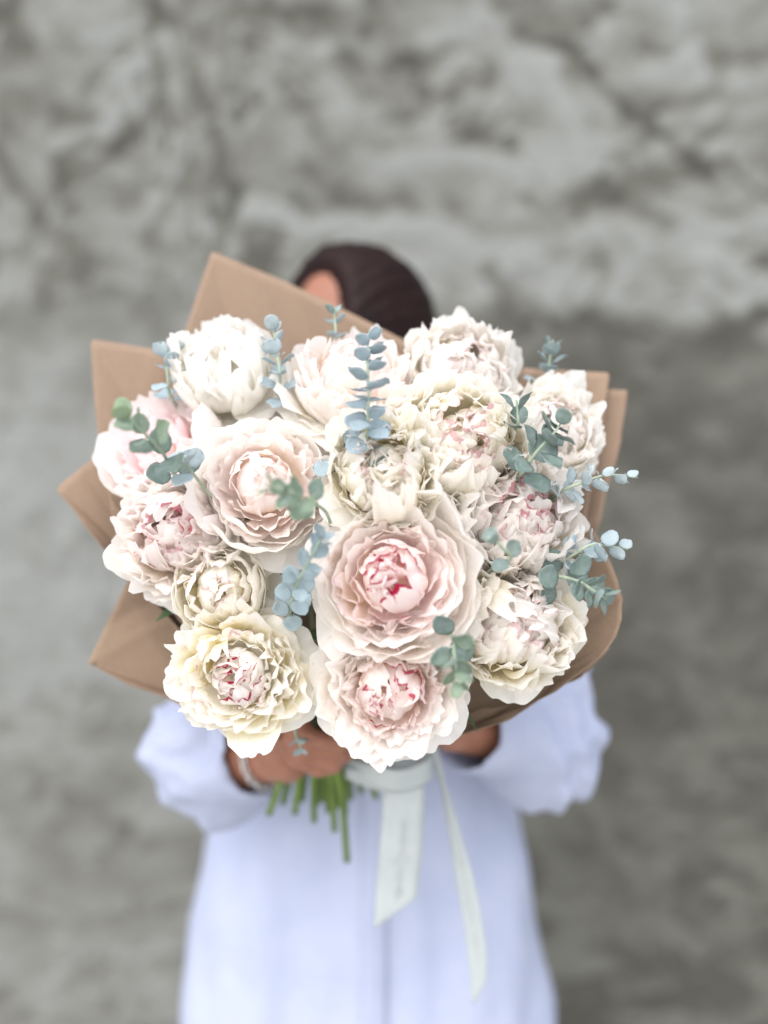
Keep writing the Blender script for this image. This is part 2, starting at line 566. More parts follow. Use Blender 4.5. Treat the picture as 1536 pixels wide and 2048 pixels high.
def petal(L, W, th0, th1, x0, z0, cup, ruf, rag, r, nu=13, nv=12, curl=0.0, k=0.30, pw=1.0, neck=0.25, R=1.0, fold=0.0, rho=1.0):
    s = np.linspace(-1, 1, nu)[None, :]
    v = np.linspace(0, 1, nv)[:, None]
    # ragged outer edge
    rg = np.zeros(nu)
    ss = s[0]
    for i in range(4):
        rg += np.sin(ss * (2.2 + 2.3 * i) * 1.7 + r.uniform(0, 6.28)) * r.uniform(0.2, 1) / (1 + 0.6 * i)
    rg = -rag * (0.20 + 0.40 * rg)
    for i in range(r.integers(1, 3)):
        rg -= rag * r.uniform(0.6, 1.6) * np.exp(-((ss - r.uniform(-0.7, 0.7)) / 0.14) ** 2)
    tl = 1 - k * np.abs(ss) ** 3.2 + rg
    te = v * tl[None, :]
    # midrib
    n = 60
    tt = np.linspace(0, 1.1, n)
    th = th0 + (th1 - th0) * np.clip(tt, 0, 1.1) ** pw - curl * np.clip((tt - 0.58) / 0.42, 0, 1.2) ** 1.5
    cx = x0 + np.concatenate([[0], np.cumsum(np.cos((th[1:] + th[:-1]) / 2))]) * L * (tt[1] - tt[0])
    cz = z0 + np.concatenate([[0], np.cumsum(np.sin((th[1:] + th[:-1]) / 2))]) * L * (tt[1] - tt[0])
    X = np.interp(te, tt, cx); Zz = np.interp(te, tt, cz); TH = np.interp(te, tt, th)
    w = 0.5 * W * (neck + (1 - neck) * np.sin(np.clip(te / 0.72, 0, 1) * PI / 2) ** 0.85)
    w = w * (1 - 0.10 * np.clip((te - 0.72) / 0.28, 0, 1))
    kap = cup / (rho * R) + 0 * X
    a = s * w
    ak = np.clip(a * kap, -2.6, 2.6)
    yl = np.sin(ak) / kap
    inn = (1 - np.cos(ak)) / kap
    # ruffles: grow towards the edge; pleats run lengthwise
    e = te ** 2.2
    es = np.abs(s) ** 2.5 * te
    d = np.zeros_like(te)
    for i in range(4):
        f = r.uniform(0.9, 1.7) * (1 + 0.65 * i)
        d += np.sin(f * s * PI + r.uniform(0, 6.28) + r.uniform(-1.5, 1.5) * te) * r.uniform(0.5, 1) / (1 + 0.75 * i) * e
    d += 0.9 * np.sin(te * r.uniform(5, 9) + r.uniform(0, 6.28) + 1.3 * np.sign(s)) * es
    # one lengthwise crease or overlap fold
    s0 = r.uniform(-0.5, 0.5)
    d += fold * np.exp(-((s - s0 + 0.15 * np.sin(te * 4)) / 0.16) ** 2) * te * r.choice([-1, 1]) * 2.0
    # crinkle
    d += 0.14 * np.sin(s * 11 + te * 5 + r.uniform(0, 6)) * np.sin(te * 13 + r.uniform(0, 6)) * te
    d *= ruf * L
    yl = yl + 0.5 * ruf * L * np.sin(te * 6 + r.uniform(0, 6)) * te
    nx_, nz_ = -np.sin(TH), np.cos(TH)
    Px = X + nx_ * (inn + d)
    Pz = Zz + nz_ * (inn + d)
    V = np.stack([Px, yl, Pz], -1)
    return V, s + 0 * te, te, v + 0 * s


def add_petal(parent, V, s, te, v, phi, tilt, jit, c0, c1, c_t, rim, name="petal", cexp=1.8):
    nv, nu, _ = V.shape
    p = V.reshape(-1, 3)
    cp, sp_ = math.cos(phi), math.sin(phi)
    # lean about the tangent axis
    ct, st = math.cos(tilt), math.sin(tilt)
    q = np.stack([p[:, 0] * ct + p[:, 2] * st, p[:, 1], -p[:, 0] * st + p[:, 2] * ct], -1)
    cj, sj = math.cos(jit), math.sin(jit)          # roll of the petal about its own radius
    q = np.stack([q[:, 0], q[:, 1] * cj - (q[:, 2]) * sj, q[:, 1] * sj + q[:, 2] * cj], -1)
    q = np.stack([q[:, 0] * cp - q[:, 1] * sp_, q[:, 0] * sp_ + q[:, 1] * cp, q[:, 2]], -1)
    o = mesh_obj(name, q, grid_faces(nu, nv), M_PETAL, parent)
    f = np.clip((te - 0.12) / 0.75, 0, 1).reshape(-1, 1) ** cexp
    tint = np.ones((len(q), 4), np.float32)
    tint[:, :3] = (1 - f) * np.array(c0) + f * np.array(c1)
    if c_t is not None:
        g_ = np.clip((te.reshape(-1, 1) - 0.70) / 0.30, 0, 1) ** 1.5
        tint[:, :3] = tint[:, :3] * (1 - g_) + np.array(c_t) * g_
    me = o.data
    me.attributes.new("tint", 'FLOAT_COLOR', 'POINT').data.foreach_set("color", tint.ravel())
    uv = np.stack([s.ravel(), np.maximum(v.ravel(), 0 * v.ravel()), np.full(len(q), rim)], -1).astype(np.float32)
    me.attributes.new("petal_uv", 'FLOAT_VECTOR', 'POINT').data.foreach_set("vector", uv.ravel())
    return o


def lerp(a, b, t):
    return tuple(a[i] * (1 - t) + b[i] * t for i in range(3))


# a layer: count, shell radius, angle at the tip, width, ruffle, rag, flare of the tip, crease, colour 0=outer..1=inner, rim, grid
def layers(kind):
    if kind == 'cup':          # big smooth guards standing round a ruffled middle and a closed bud
        return .40, [
            (5, 1.02, 54, 1.40, .035, .06, 20, .015, 0.0, 0, 18),
            (6, 1.00, 88, 1.45, .034, .06, 16, .015, 0.0, 0, 18),
            (6, .94, 104, 1.40, .038, .07, 18, .015, 0.1, 0, 18),
            (7, .83, 102, 1.15, .042, .08, 34, .025, 0.3, 0, 17),
            (9, .72, 108, .92, .060, .12, 48, .04, 0.5, 0, 15),
            (9, .60, 114, .76, .070, .14, 50, .05, 0.8, .3, 14),
            (8, .48, 136, .68, .050, .12, 22, .03, 1.0, .9, 13),
            (6, .40, 182, .62, .045, .10, 0, .04, 1.0, 1.0, 12),
        ]
    if kind == 'bud':          # tight cream cup
        return .46, [
            (5, 1.02, 52, 1.35, .035, .05, 20, .01, 0.0, 0, 17),
            (6, .94, 102, 1.50, .022, .04, 6, .01, 0.1, 0, 18),
            (6, .90, 112, 1.45, .024, .05, 6, .015, 0.2, 0, 18),
            (7, .80, 120, 1.20, .032, .06, 10, .02, 0.4, 0, 16),
            (8, .69, 128, .95, .045, .10, 24, .03, 0.7, .2, 14),
            (8, .57, 142, .80, .055, .12, 24, .04, 0.9, .7, 13),
            (6, .46, 184, .66, .06, .12, 0, .05, 1.0, .8, 12),
        ]
    if kind == 'globe':        # tall ball of wrapped petals
        return .55, [
            (5, 1.02, 48, 1.35, .04, .06, 25, .01, 0.0, 0, 17),
            (6, .95, 106, 1.40, .028, .06, 8, .015, 0.1, 0, 18),
            (7, .92, 116, 1.20, .036, .08, 16, .02, 0.3, 0, 16),
            (9, .88, 124, .95, .055, .12, 34, .04, 0.5, 0, 14),
            (11, .84, 132, .74, .075, .15, 46, .05, 0.7, .1, 13),
            (9, .80, 146, .66, .08, .16, 40, .06, 0.9, .2, 12),
            (6, .72, 178, .60, .07, .14, 20, .06, 1.0, .4, 11),
        ]
    if kind == 'open':         # wide skirt of guards under a domed middle
        return .44, [
            (7, 1.04, 32, 1.25, .045, .05, 24, .015, 0.0, 0, 18),
            (7, .98, 68, 1.25, .040, .06, 20, .02, 0.1, 0, 18),
            (8, .87, 96, 1.10, .045, .08, 22, .03, 0.3, 0, 17),
            (10, .78, 110, .90, .060, .12, 40, .04, 0.5, 0, 15),
            (11, .70, 120, .74, .075, .15, 52, .05, 0.7, .1, 14),
            (9, .60, 134, .66, .07, .15, 44, .05, 0.9, .5, 13),
            (6, .50, 178, .62, .05, .10, 6, .04, 1.0, .9, 12),
        ]
    if kind == 'ruffle':       # no heart to speak of, loose frilled petals to the middle
        return .42, [
            (5, 1.00, 54, 1.30, .040, .07, 20, .02, 0.0, 0, 18),
            (7, .99, 86, 1.20, .044, .09, 22, .02, 0.0, 0, 18),
            (8, .95, 104, 1.10, .050, .11, 34, .03, 0.1, 0, 17),
            (9, .88, 114, .98, .056, .13, 38, .04, 0.25, 0, 16),
            (10, .81, 124, .86, .065, .15, 42, .05, 0.4, 0, 15),
            (11, .74, 134, .76, .072, .17, 42, .06, 0.55, .05, 14),
            (10, .67, 144, .68, .080, .18, 40, .06, 0.7, .3, 14),
            (9, .60, 156, .64, .080, .17, 34, .06, 0.9, .7, 13),
            (8, .55, 174, .64, .080, .15, 22, .06, 1.0, 1.0, 13),
        ]
    # 'bomb': ruffled round a closed heart, tips flared so that they tile a low dome
    return .42, [
        (5, 1.03, 44, 1.30, .040, .06, 22, .02, 0.0, 0, 18),
        (7, 1.00, 72, 1.20, .045, .08, 26, .02, 0.0, 0, 18),
        (8, .94, 94, 1.08, .048, .11, 40, .03, 0.1, 0, 17),
        (9, .86, 106, .94, .056, .14, 50, .04, 0.25, 0, 16),
        (10, .77, 112, .82, .066, .16, 58, .05, 0.4, 0, 15),
        (11, .65, 113, .70, .072, .17, 64, .06, 0.6, .05, 14),
        (10, .56, 122, .62, .075, .17, 58, .06, 0.8, .4, 14),
        (8, .48, 140, .58, .060, .14, 34, .05, 1.0, 1.0, 13),
        (6, .42, 182, .58, .050, .11, 6, .04, 1.0, 1.0, 13),
    ]


stem_ends = [(538, 1628, 1.10), (566, 1606, 1.11), (590, 1626, 1.11), (604, 1600, 1.12), (628, 1642, 1.11),
             (636, 1606, 1.13), (648, 1600, 1.12), (656, 1622, 1.13), (669, 1660, 1.12), (676, 1612, 1.13),
             (694, 1722, 1.12), (690, 1628, 1.13), (702, 1596, 1.14), (722, 1584, 1.14), (752, 1594, 1.14)]


def peony(idx, px, py, d, rpx, face, kind, outer, inner, rim, label, squash=1.0, roll=None, lift=0.42, openness=0.0, extra=0, seed=None, yel=.25):
    r = np.random.default_rng(100 + idx * 7 if seed is None else seed)
    Rr = 0.93 * rpx / FPX * d
    ax = D(*face)
    q = ax.to_track_quat('Z', 'Y')
    base = P(px, py, d) - ax * Rr * lift
    t = empty("peony", base, q)
    tag(t, label, "flower", "peonies in the bouquet")
    co, ci = NEUTRAL[outer], NEUTRAL[inner]
    kw_extra = extra or ()
    cz, lay = layers(kind)
    for li, (n, rho, a1, W, ruf, rag, curl, fold, ct, rm, nu) in enumerate(lay):
        ph0 = r.uniform(0, 6.28)
        for i in range(n):
            phi = ph0 + 2 * PI * (i + r.uniform(-0.34, 0.34)) / n
            rj = rho * r.uniform(0.93, 1.04)
            t0 = r.uniform(-8, 4)
            t1 = a1 + r.normal(0, {'bomb': 11, 'ruffle': 16}.get(kind, 8))
            wob = 11 if kind == 'ruffle' else 6 - openness * (1 - 0.5 * ct)
            L = max(.75, (rj - .08) * R_(t1 - t0)) * r.uniform(.93, 1.13)
            if li == 0: L = 1.15 * r.uniform(.9, 1.12)
            z0 = cz - rj
            V, s, te, v = petal(L * Rr, W * r.uniform(0.8, 1.2) * Rr, R_(t0), R_(t1), .07 * Rr, z0 * Rr,
                                r.uniform(0.75, 1.05), ruf * .9 * r.uniform(0.6, 1.3), rag * .8 * r.uniform(0.4, 1.5), r,
                                nu + 4, max(12, nu - 1), curl=R_(curl * max(0, r.normal(.95, .38))), k=r.uniform(0.14, 0.27) * (1 - .6 * ct), R=Rr, fold=fold * 1.2, rho=rj)
            tt = min(1, max(0, ct + r.uniform(-.2, .2)))
            c0 = lerp(co[0], ci[0], tt)
            c1 = lerp(co[1], ci[1], tt)
            if r.random() < yel and (yel < .5 or ct < .95): c0 = lerp(c0, NEUTRAL['yellow'][0], 0.85 if yel > .5 else 0.5 if outer in ('cream', 'yellow') else 0.25)
            rmm = rim * rm if r.random() < 0.5 else 0.0
            add_petal(t, V, s, te, v, phi, R_(r.uniform(-wob, wob)), R_(r.uniform(-wob, wob)), c0, c1, None, rmm)
    # stray guard petals that reach out under the neighbours
    qi = q.inverted()
    for (er, eu) in kw_extra:
        lv = qi @ D(er, eu, 0.0)
        V, s, te, v = petal(r.uniform(1.18, 1.34) * Rr, r.uniform(1.15, 1.4) * Rr, R_(r.uniform(-22, -8)), R_(r.uniform(14, 36)), .07 * Rr, -.12 * Rr, .6, .035, .05, r,
                            22, 20, curl=R_(r.uniform(5, 30)), k=.3, R=Rr, fold=.02, rho=1.0)
        add_petal(t, V, s, te, v, math.atan2(lv.y, lv.x), 0, R_(r.uniform(-6, 6)), co[0], co[1], None, 0)
    # the crumpled heart
    top = cz + lay[-1][1] * .55
    loose = kind == 'ruffle'
    for i in range(13 if loose else 9):
        V, s, te, v = petal(r.uniform(.50, .78) * Rr if loose else r.uniform(.34, .52) * Rr, (r.uniform(.48, .75) if loose else r.uniform(.34, .55)) * Rr, R_(r.uniform(15, 60)), R_(r.uniform(105, 165)), r.uniform(.0, .26 if loose else .04) * Rr, (top - (.30 if loose else .16) + r.uniform(-.05, .06)) * Rr,
                            .9, .08, .10, r, 11, 10, k=.2, R=Rr, fold=.08, rho=.26)
        add_petal(t, V, s, te, v, r.uniform(0, 6.28), R_(r.uniform(-14, 14)), R_(r.uniform(-14, 14)), lerp(co[0], ci[0], .9), lerp(co[1], ci[1], .9), None, rim if r.random() < (.3 if loose else .6) else 0)
    # calyx
    for i in range(5):
        V, s, te, v = petal(.55 * Rr, .5 * Rr, R_(-30), R_(20), .04 * Rr, -.10 * Rr, .6, .03, .02, r, 7, 6, R=Rr)
        phi = i * 2 * PI / 5
        p = V.reshape(-1, 3)
        c, s_ = math.cos(phi), math.sin(phi)
        mesh_obj("sepal", np.stack([p[:, 0] * c - p[:, 1] * s_, p[:, 0] * s_ + p[:, 1] * c, p[:, 2]], -1), grid_faces(7, 6), M_PLEAF, t)
    # stem, in world space then brought into the flower's frame
    Mi = (Matrix.Translation(base) @ q.to_matrix().to_4x4()).inverted()
    e = P(*stem_ends[RANK[idx]])
    side = (P(px, py, d) - BIND)
    side -= AXIS * side.dot(AXIS)
    bind = BIND + RGT * (.0045 * (RANK[idx] - 7)) - FWD * r.uniform(-.012, .012)
    dn = (e - bind).normalized()
    pts = [base - ax * .06 * Rr, base - ax * 0.05 + (bind - base) * 0.12, base.lerp(bind, 0.6) + side * 0.05, bind, bind.lerp(e, 0.5), e]
    pth = spline(pts, 26)
    v, f = tube(pth, np.linspace(0.0038, 0.0038, 26), 8)
    vv = [Mi @ Vector(x) for x in v]
    mesh_obj("stem", vv, f, M_STEMS, t)
    # two or three leaves on the stem under the bloom
    for i in range(3):
        o0 = base.lerp(bind, 0.22 + 0.10 * i)
        dr = (side.normalized() * r.uniform(-.2, .6) + AXIS * r.uniform(.05, .3) + (RGT * r.normal(0, .6) - UPV * r.uniform(-.3, .5))).normalized()
        nn = dr.cross(Vector(r.normal(0, 1, 3))).normalized()
        bb = dr.cross(nn)
        L = r.uniform(.045, .065); Wd = L * .30
        vs = []
        for j in range(9):
            tt = j / 8
            ww = Wd * math.sin(PI * min(1, tt * 1.02) ** 0.8) * 0.5 + 0.0006
            for k_ in (-1, 0, 1):
                c3 = o0 + dr * (L * tt) + bb * (ww * k_) + nn * (0.18 * ww * abs(k_) - 0.012 * tt * tt)
                vs.append(Mi @ c3)
        mesh_obj("leaf", vs, grid_faces(3, 9), M_PLEAF, t)
    return t


PEONIES = [
    # px, py, depth, radius px, facing (right, up, towards), kind, outer, inner, rim, label
    (445, 735, .925, 106, (-.10, .62, .70), 'globe', 'white', 'white', 0.0, "pure white globe shaped peony in front of the tall paper corner", dict(extra=[(.8,-.7)], lift=.55)),
    (705, 752, .905, 146, (.02, .72, .60), 'open', 'white', 'pink', 0.15, "wide white peony with pink top behind the upright blue eucalyptus sprig", dict(extra=[(-.9,-.6),(.9,-.5),(0,-1)], lift=.40)),
    (925, 742, .930, 120, (.12, .38, .88), 'ruffle', 'white', 'blush', 0.35, "soft focus white peony at the back, just under the dark hair", dict(seed=77)),
    (1110, 858, .920, 100, (.10, .36, .88), 'ruffle', 'white', 'blush', 0.25, "white peony beside the upper right paper corners, half hidden by round leaves", dict()),
    (932, 884, .872, 148, (.12, .20, .95), 'ruffle', 'cream', 'cream', 0.5, "cream peony with a thin red line round its centre, below the soft focus one", dict(extra=[(.2,-1)])),
    (768, 938, .836, 122, (.02, .28, .95), 'ruffle', 'cream', 'cream', 0.4, "creamy yellow ruffled peony just above the big pink one", dict(extra=[(-.7,-.7),(.5,-.9)])),
    (318, 882, .920, 134, (-.30, .55, .75), 'cup', 'blush', 'rose', 0.0, "pink cupped peony at far left behind the green eucalyptus sprig", dict(extra=[(.9,.1)], lift=.45)),
    (525, 965, .865, 142, (.04, .26, .95), 'cup', 'blush', 'pink', 0.0, "large blush peony with smooth outer cup above the round cream bud", dict(seed=212, extra=[(-.3,-1),(.5,-1)])),
    (352, 1062, .885, 128, (-.15, .20, .95), 'ruffle', 'blush', 'pink', 0.8, "blush peony with a small magenta fleck, against the left paper edge", dict(extra=[(.1,-1)])),
    (1042, 1030, .870, 138, (.26, .24, .93), 'ruffle', 'blush', 'blush', 0.7, "blush white peony with tiny dark red flecks beside the horizontal sprigs", dict(extra=[(-1,-.2),(-.4,-.9)])),
    (440, 1180, .865, 108, (-.05, .08, 1.0), 'bud', 'cream', 'cream', 0.45, "round half closed cream peony above the yellowish one", dict(lift=.45)),
    (783, 1155, .815, 164, (-.04, .14, 1.0), 'cup', 'blush', 'shell', 1.0, "largest peony, pale pink with crimson edged centre in the middle of the bouquet", dict(seed=41, extra=[(-.6,-.8),(.9,-.5),(.7,.7),(-.9,.6)])),
    (1030, 1244, .860, 134, (.24, .22, .94), 'ruffle', 'cream', 'blush', 0.5, "cream white peony at lower right resting against the rolled paper lip", dict(extra=[(.1,-1)])),
    (477, 1350, .845, 134, (-.05, .08, 1.0), 'bomb', 'cream', 'white', 1.0, "yellowish white peony with magenta edged heart at lower left", dict(yel=.7, extra=[(1,-.5),(1,.4)])),
    (780, 1382, .835, 144, (-.02, -.04, 1.0), 'bomb', 'blush', 'pink', 0.9, "blush peony with a closed pink ball at its heart, lowest in the bouquet", dict(seed=93, extra=[(-1,.4),(.8,-.6),(-1,-.4),(1,.3)])),
]
RANK = [sorted(range(15), key=lambda q: PEONIES[q][0]).index(i) for i in range(15)]
for i, (px, py, d, rp, fc, kd, oc, ic, rim, lab, kw) in enumerate(PEONIES):
    peony(i, px, py, d, rp, fc, kd, oc, ic, rim, lab, **kw)


# ------------------------------------------------------------------ eucalyptus
def euc_leaf_mesh(i):
    """Round glaucous leaf, one unit long, stalk at the origin, upper face +Z."""
    r = np.random.default_rng(50 + i)
    n = 12
    v = [(0.0, 0.0, 0.0), (0.14, 0.0, 0.01)]
    rings = []
    asp = [1.0, 0.92, 0.80, 1.08][i]
    for q in (0.45, 0.8, 1.0):
        ring = []
        for k in range(n):
            a = 2 * PI * k / n
            x = 0.56 - 0.46 * math.cos(a) * q + (0.02 if k == n // 2 else 0)
            y = 0.46 * asp * math.sin(a) * q
            z = 0.16 * ((x - .5) ** 2 * [1.2, -.8, .6, 1.8][i] + (y * 1.6) ** 2) * (1 + .3 * r.normal()) + [.10, .03, .14, .06][i] * abs(y) + 0.025 * math.sin(3 * a + i) * q
            ring.append(len(v)); v.append((x, y, z))
        rings.append(ring)
    c = len(v); v.append((0.56, 0, -0.02))
    f = []
    for k in range(n):
        k2 = (k + 1) % n
        f.append((c, rings[0][k2], rings[0][k]))
        for a, b in ((0, 1), (1, 2)):
            f.append((rings[a][k], rings[a][k2], rings[b][k2], rings[b][k]))
    # give the blade a body
    m = len(v)
    v2 = [(x, y, z - 0.013) for x, y, z in v]
    f2 = [tuple(m + q for q in reversed(ff)) for ff in f]
    rim = [(rings[2][k], rings[2][(k + 1) % n], m + rings[2][(k + 1) % n], m + rings[2][k]) for k in range(n)]
    me = bpy.data.meshes.new("leaf")
    v += v2
    # stalk
    sv, sf = tube(np.array([[0, 0, -0.012], [0.08, 0, -0.012], [0.16, 0, -0.012]]), 0.02, 5)
    o = len(v)
    v += [tuple(x) for x in sv]
    f = f + f2 + rim + [tuple(o + q for q in ff) for ff in sf]
    me.from_pydata(v, [], f)
    me.polygons.foreach_set("use_smooth", np.ones(len(me.polygons), dtype=bool))
    me.materials.append(M_EUC)
    return me


LEAVES = [euc_leaf_mesh(i) for i in range(4)]
BLUE, PALE, GREEN, LIME, DEEP = srgb(158, 178, 190), srgb(184, 199, 204), srgb(104, 126, 110), srgb(124, 148, 82), srgb(72, 100, 82)


def sprig(pts, nodes, size, size_tip, c_base, c_tip, label, alpha=(75, 35), seed=0, start=0.0, tipbud=True, skip=()):
    """pts: photo pixels with depth, from the lowest visible place to the tip; the stem goes on down to the tie."""
    r = np.random.default_rng(900 + seed)
    w = [P(*p) for p in pts]
    t = empty("eucalyptus_sprig", w[0])
    tag(t, label, "eucalyptus", "eucalyptus sprigs in the bouquet")
    low = w[0].lerp(BIND, 0.45) + FWD * 0.03
    dive = w[0] + FWD * 0.055 + (BIND - w[0]) * 0.10
    off = Vector(r.normal(0, .004, 3))
    pth = spline([BIND + off, low, dive] + w, 48)
    vis = spline(w, 60)
    v, f = tube(pth - np.array(w[0]), np.linspace(0.0022, 0.0009, 48), 6)
    mesh_obj("stem", v, f, M_ETWIG, t)
    T, U, Vv = frames(vis)
    roll = r.uniform(0, 3.14)
    for k in range(nodes):
        u = start + (1 - start) * (k + 0.15) / nodes
        j = min(59, int(u * 59))
        sz = (size * (1 - u) + size_tip * u) / FPX * pts[0][2]
        al = R_(alpha[0] * (1 - u) + alpha[1] * u)
        for sgn in (0, PI):
            if (k, sgn > 0) in skip: continue
            a = roll + k * PI / 2 + sgn + r.uniform(-.25, .25)
            e = Vector(U[j]) * math.cos(a) + Vector(Vv[j]) * math.sin(a)
            T_ = Vector(T[j])
            a2 = al * r.uniform(.85, 1.15)
            x = (T_ * math.cos(a2) + e * math.sin(a2)).normalized()
            z = (T_ * math.sin(a2) - e * math.cos(a2)).normalized()
            y = z.cross(x)
            s = sz * r.uniform(.88, 1.12)
            o = bpy.data.objects.new("leaf", LEAVES[int(r.integers(0, 4))])
            M = Matrix((x, y, z)).transposed().to_4x4()
            M.translation = Vector(vis[j]) - w[0] + e * 0.001
            o.parent = t
            o.matrix_basis = M @ Matrix.Diagonal((s, s * r.uniform(.9, 1.1), s, 1))
            cc = lerp(c_base, c_tip, min(1, max(0, u + r.uniform(-.2, .2))))
            kk = r.uniform(.72, 1.2)
            o.color = (cc[0] * kk, cc[1] * kk, cc[2] * kk, 1)
            col.objects.link(o)
    return t


S = sprig
S([(728, 930, .86), (734, 860, .81), (737, 790, .795), (735, 720, .80), (738, 668, .81)], 13, 52, 32, BLUE, BLUE, "tall upright blue grey eucalyptus sprig in front of the wide white peony", (95, 60), 1, start=.12)
S([(562, 800, .91), (560, 745, .895), (552, 700, .90), (545, 640, .905)], 7, 46, 30, BLUE, PALE, "thin pale eucalyptus sprig standing between the two top white peonies", (85, 30), 2)
S([(345, 800, .93), (335, 750, .915), (335, 715, .92), (348, 690, .925)], 5, 46, 30, BLUE, PALE, "pale blue eucalyptus sprig against the left paper corner beside the white globe peony", (85, 45), 3)
S([(350, 950, .84), (325, 905, .80), (295, 873, .78), (270, 848, .77), (250, 825, .765)], 6, 60, 38, DEEP, LIME, "green eucalyptus sprig with lime tip over the pink cupped peony", (70, 30), 4)
S([(655, 1030, .81), (625, 1005, .77), (585, 985, .745), (528, 968, .735)], 5, 64, 26, DEEP, LIME, "small eucalyptus sprig with round leaves lying over the large blush peony", (78, 30), 5, start=.3)
S([(580, 1225, .87), (588, 1190, .82), (598, 1160, .79), (625, 1110, .775), (650, 1062, .775)], 10, 46, 30, lerp(BLUE, DEEP, .35), BLUE, "dense blue eucalyptus sprig in the gap left of the largest peony", (70, 40), 6)
S([(1020, 1120, .80), (1004, 1095, .775), (990, 1080, .77), (975, 1075, .77)], 2, 42, 34, GREEN, GREEN, "tiny green eucalyptus tip lying under the blush white peony with dark flecks", (70, 35), 7)
S([(1045, 945, .84), (1072, 905, .82), (1105, 870, .815), (1128, 838, .82)], 6, 58, 44, DEEP, GREEN, "dark eucalyptus sprig with large round leaves beside the upper right white peony", (80, 60), 8)
S([(1090, 790, .96), (1098, 730, .95), (1106, 680, .95)], 6, 48, 24, BLUE, GREEN, "blurred blue eucalyptus sprig rising above the upper right paper edge", (80, 35), 9)
S([(1120, 985, .86), (1165, 965, .85), (1215, 950, .865), (1275, 955, .885)], 7, 48, 22, PALE, PALE, "pale eucalyptus sprig sticking out level to the right with fuzzy tip", (80, 25), 10)
S([(1130, 1120, .86), (1180, 1090, .845), (1215, 1092, .855), (1255, 1098, .87)], 6, 50, 28, BLUE, PALE, "blue grey eucalyptus sprig pointing right below the level pale one", (80, 35), 11)
S([(1100, 1155, .86), (1150, 1160, .83), (1185, 1180, .815), (1212, 1198, .81)], 7, 54, 34, DEEP, GREEN, "wide eucalyptus rosette hanging over the rolled paper lip at right", (80, 45), 12)
S([(905, 1270, .80), (908, 1305, .775), (912, 1340, .77), (918, 1380, .77)], 5, 58, 34, DEEP, LIME, "green eucalyptus sprig hanging down between the two lowest right peonies", (75, 30), 13)
S([(672, 680, .93), (670, 640, .93), (668, 615, .93)], 3, 30, 24, BLUE, GREEN, "little eucalyptus tip peeping over the wide white peony against the tall paper", (70, 35), 14)
S([(575, 1400, .93), (592, 1470, .93), (600, 1492, .93), (597, 1510, .93)], 3, 30, 20, PALE, PALE, "little pale eucalyptus tip hanging below the flowers above the hand", (70, 35), 15)
S([(690, 960, .90), (672, 925, .86), (660, 905, .85)], 2, 54, 44, BLUE, BLUE, "blue grey eucalyptus leaves tucked between blush and creamy yellow peonies", (80, 60), 16)
S([(420, 990, .86), (385, 945, .82), (368, 915, .81)], 2, 52, 44, BLUE, PALE, "blue grey eucalyptus leaf cluster under the green lime tipped sprig", (80, 60), 17, start=.5)
S([(1030, 860, .86), (1035, 825, .85), (1033, 800, .85)], 2, 50, 42, DEEP, DEEP, "dark eucalyptus leaves peeping out between cream and upper right white peony", (50, 30), 18)


# ------------------------------------------------------------------ kraft paper
def paper(rim, label, bulge=0.02, seed=0, rb=0.022, wav=0.004, nv=44, sub=20, lip=0.0):
    r = np.random.default_rng(300 + seed)
    w = [np.array(P(*p)) for p in rim]
    # keep the folded corners sharp: straight runs between rim points, lightly sampled
    O = []
    for a, b in zip(w[:-1], w[1:]):
        for k in range(sub):
            O.append(a + (b - a) * k / sub)
    O.append(w[-1])
    O = np.array(O)
    n = len(O)
    B = np.array(BIND); A = np.array(AXIS)
    side = O - B
    side = side - (side @ A)[:, None] * A
    sd = side / (np.linalg.norm(side, axis=1)[:, None] + 1e-9)
    base = B + sd * rb + A * 0.005
    t = np.linspace(0.0, 1, nv)[:, None, None]
    V = base[None] * (1 - t) + O[None] * t
    V = V + sd[None] * (bulge * np.sin(PI * t ** 0.8))
    ang = np.linspace(0, 1, n)[None, :, None]
    wv = np.sin(ang * r.uniform(5, 9) + r.uniform(0, 6)) + 0.6 * np.sin(ang * r.uniform(12, 18) + t * 3 + r.uniform(0, 6)) + 0.35 * np.sin(ang * 31 + t * 9)
    nrm = np.cross(np.gradient(V, axis=1), np.gradient(V, axis=0))
    nrm /= np.linalg.norm(nrm, axis=2)[..., None] + 1e-12
    V = V + nrm * wav * wv * (t * (1 - 0.65 * t))
    for _ in range(7):                                         # creases from handling
        a0, t0_, dr = r.uniform(0, 1), r.uniform(.3, 1), r.uniform(-1, 1)
        dd = (ang - a0) + dr * (t - t0_)
        V = V + nrm * (.0034 * r.choice([-1, 1]) * np.exp(-np.abs(dd) / .030) * np.exp(-((t - t0_) / .35) ** 2))
    V = V + nrm * (.006 * r.choice([-1, 1]) * np.clip((t - .8) / .2, 0, 1) ** 2 * np.sin(ang * 4 + r.uniform(0, 6)))
    o = mesh_obj("kraft_paper_sheet", (V - B).reshape(-1, 3), grid_faces(n, nv), M_KRAFT)
    o.location = B
    md = o.modifiers.new("thickness", 'SOLIDIFY')
    md.thickness = 0.0005
    md.offset = 0
    tag(o, label, "wrapping paper", "kraft paper sheets round the bouquet")
    return o


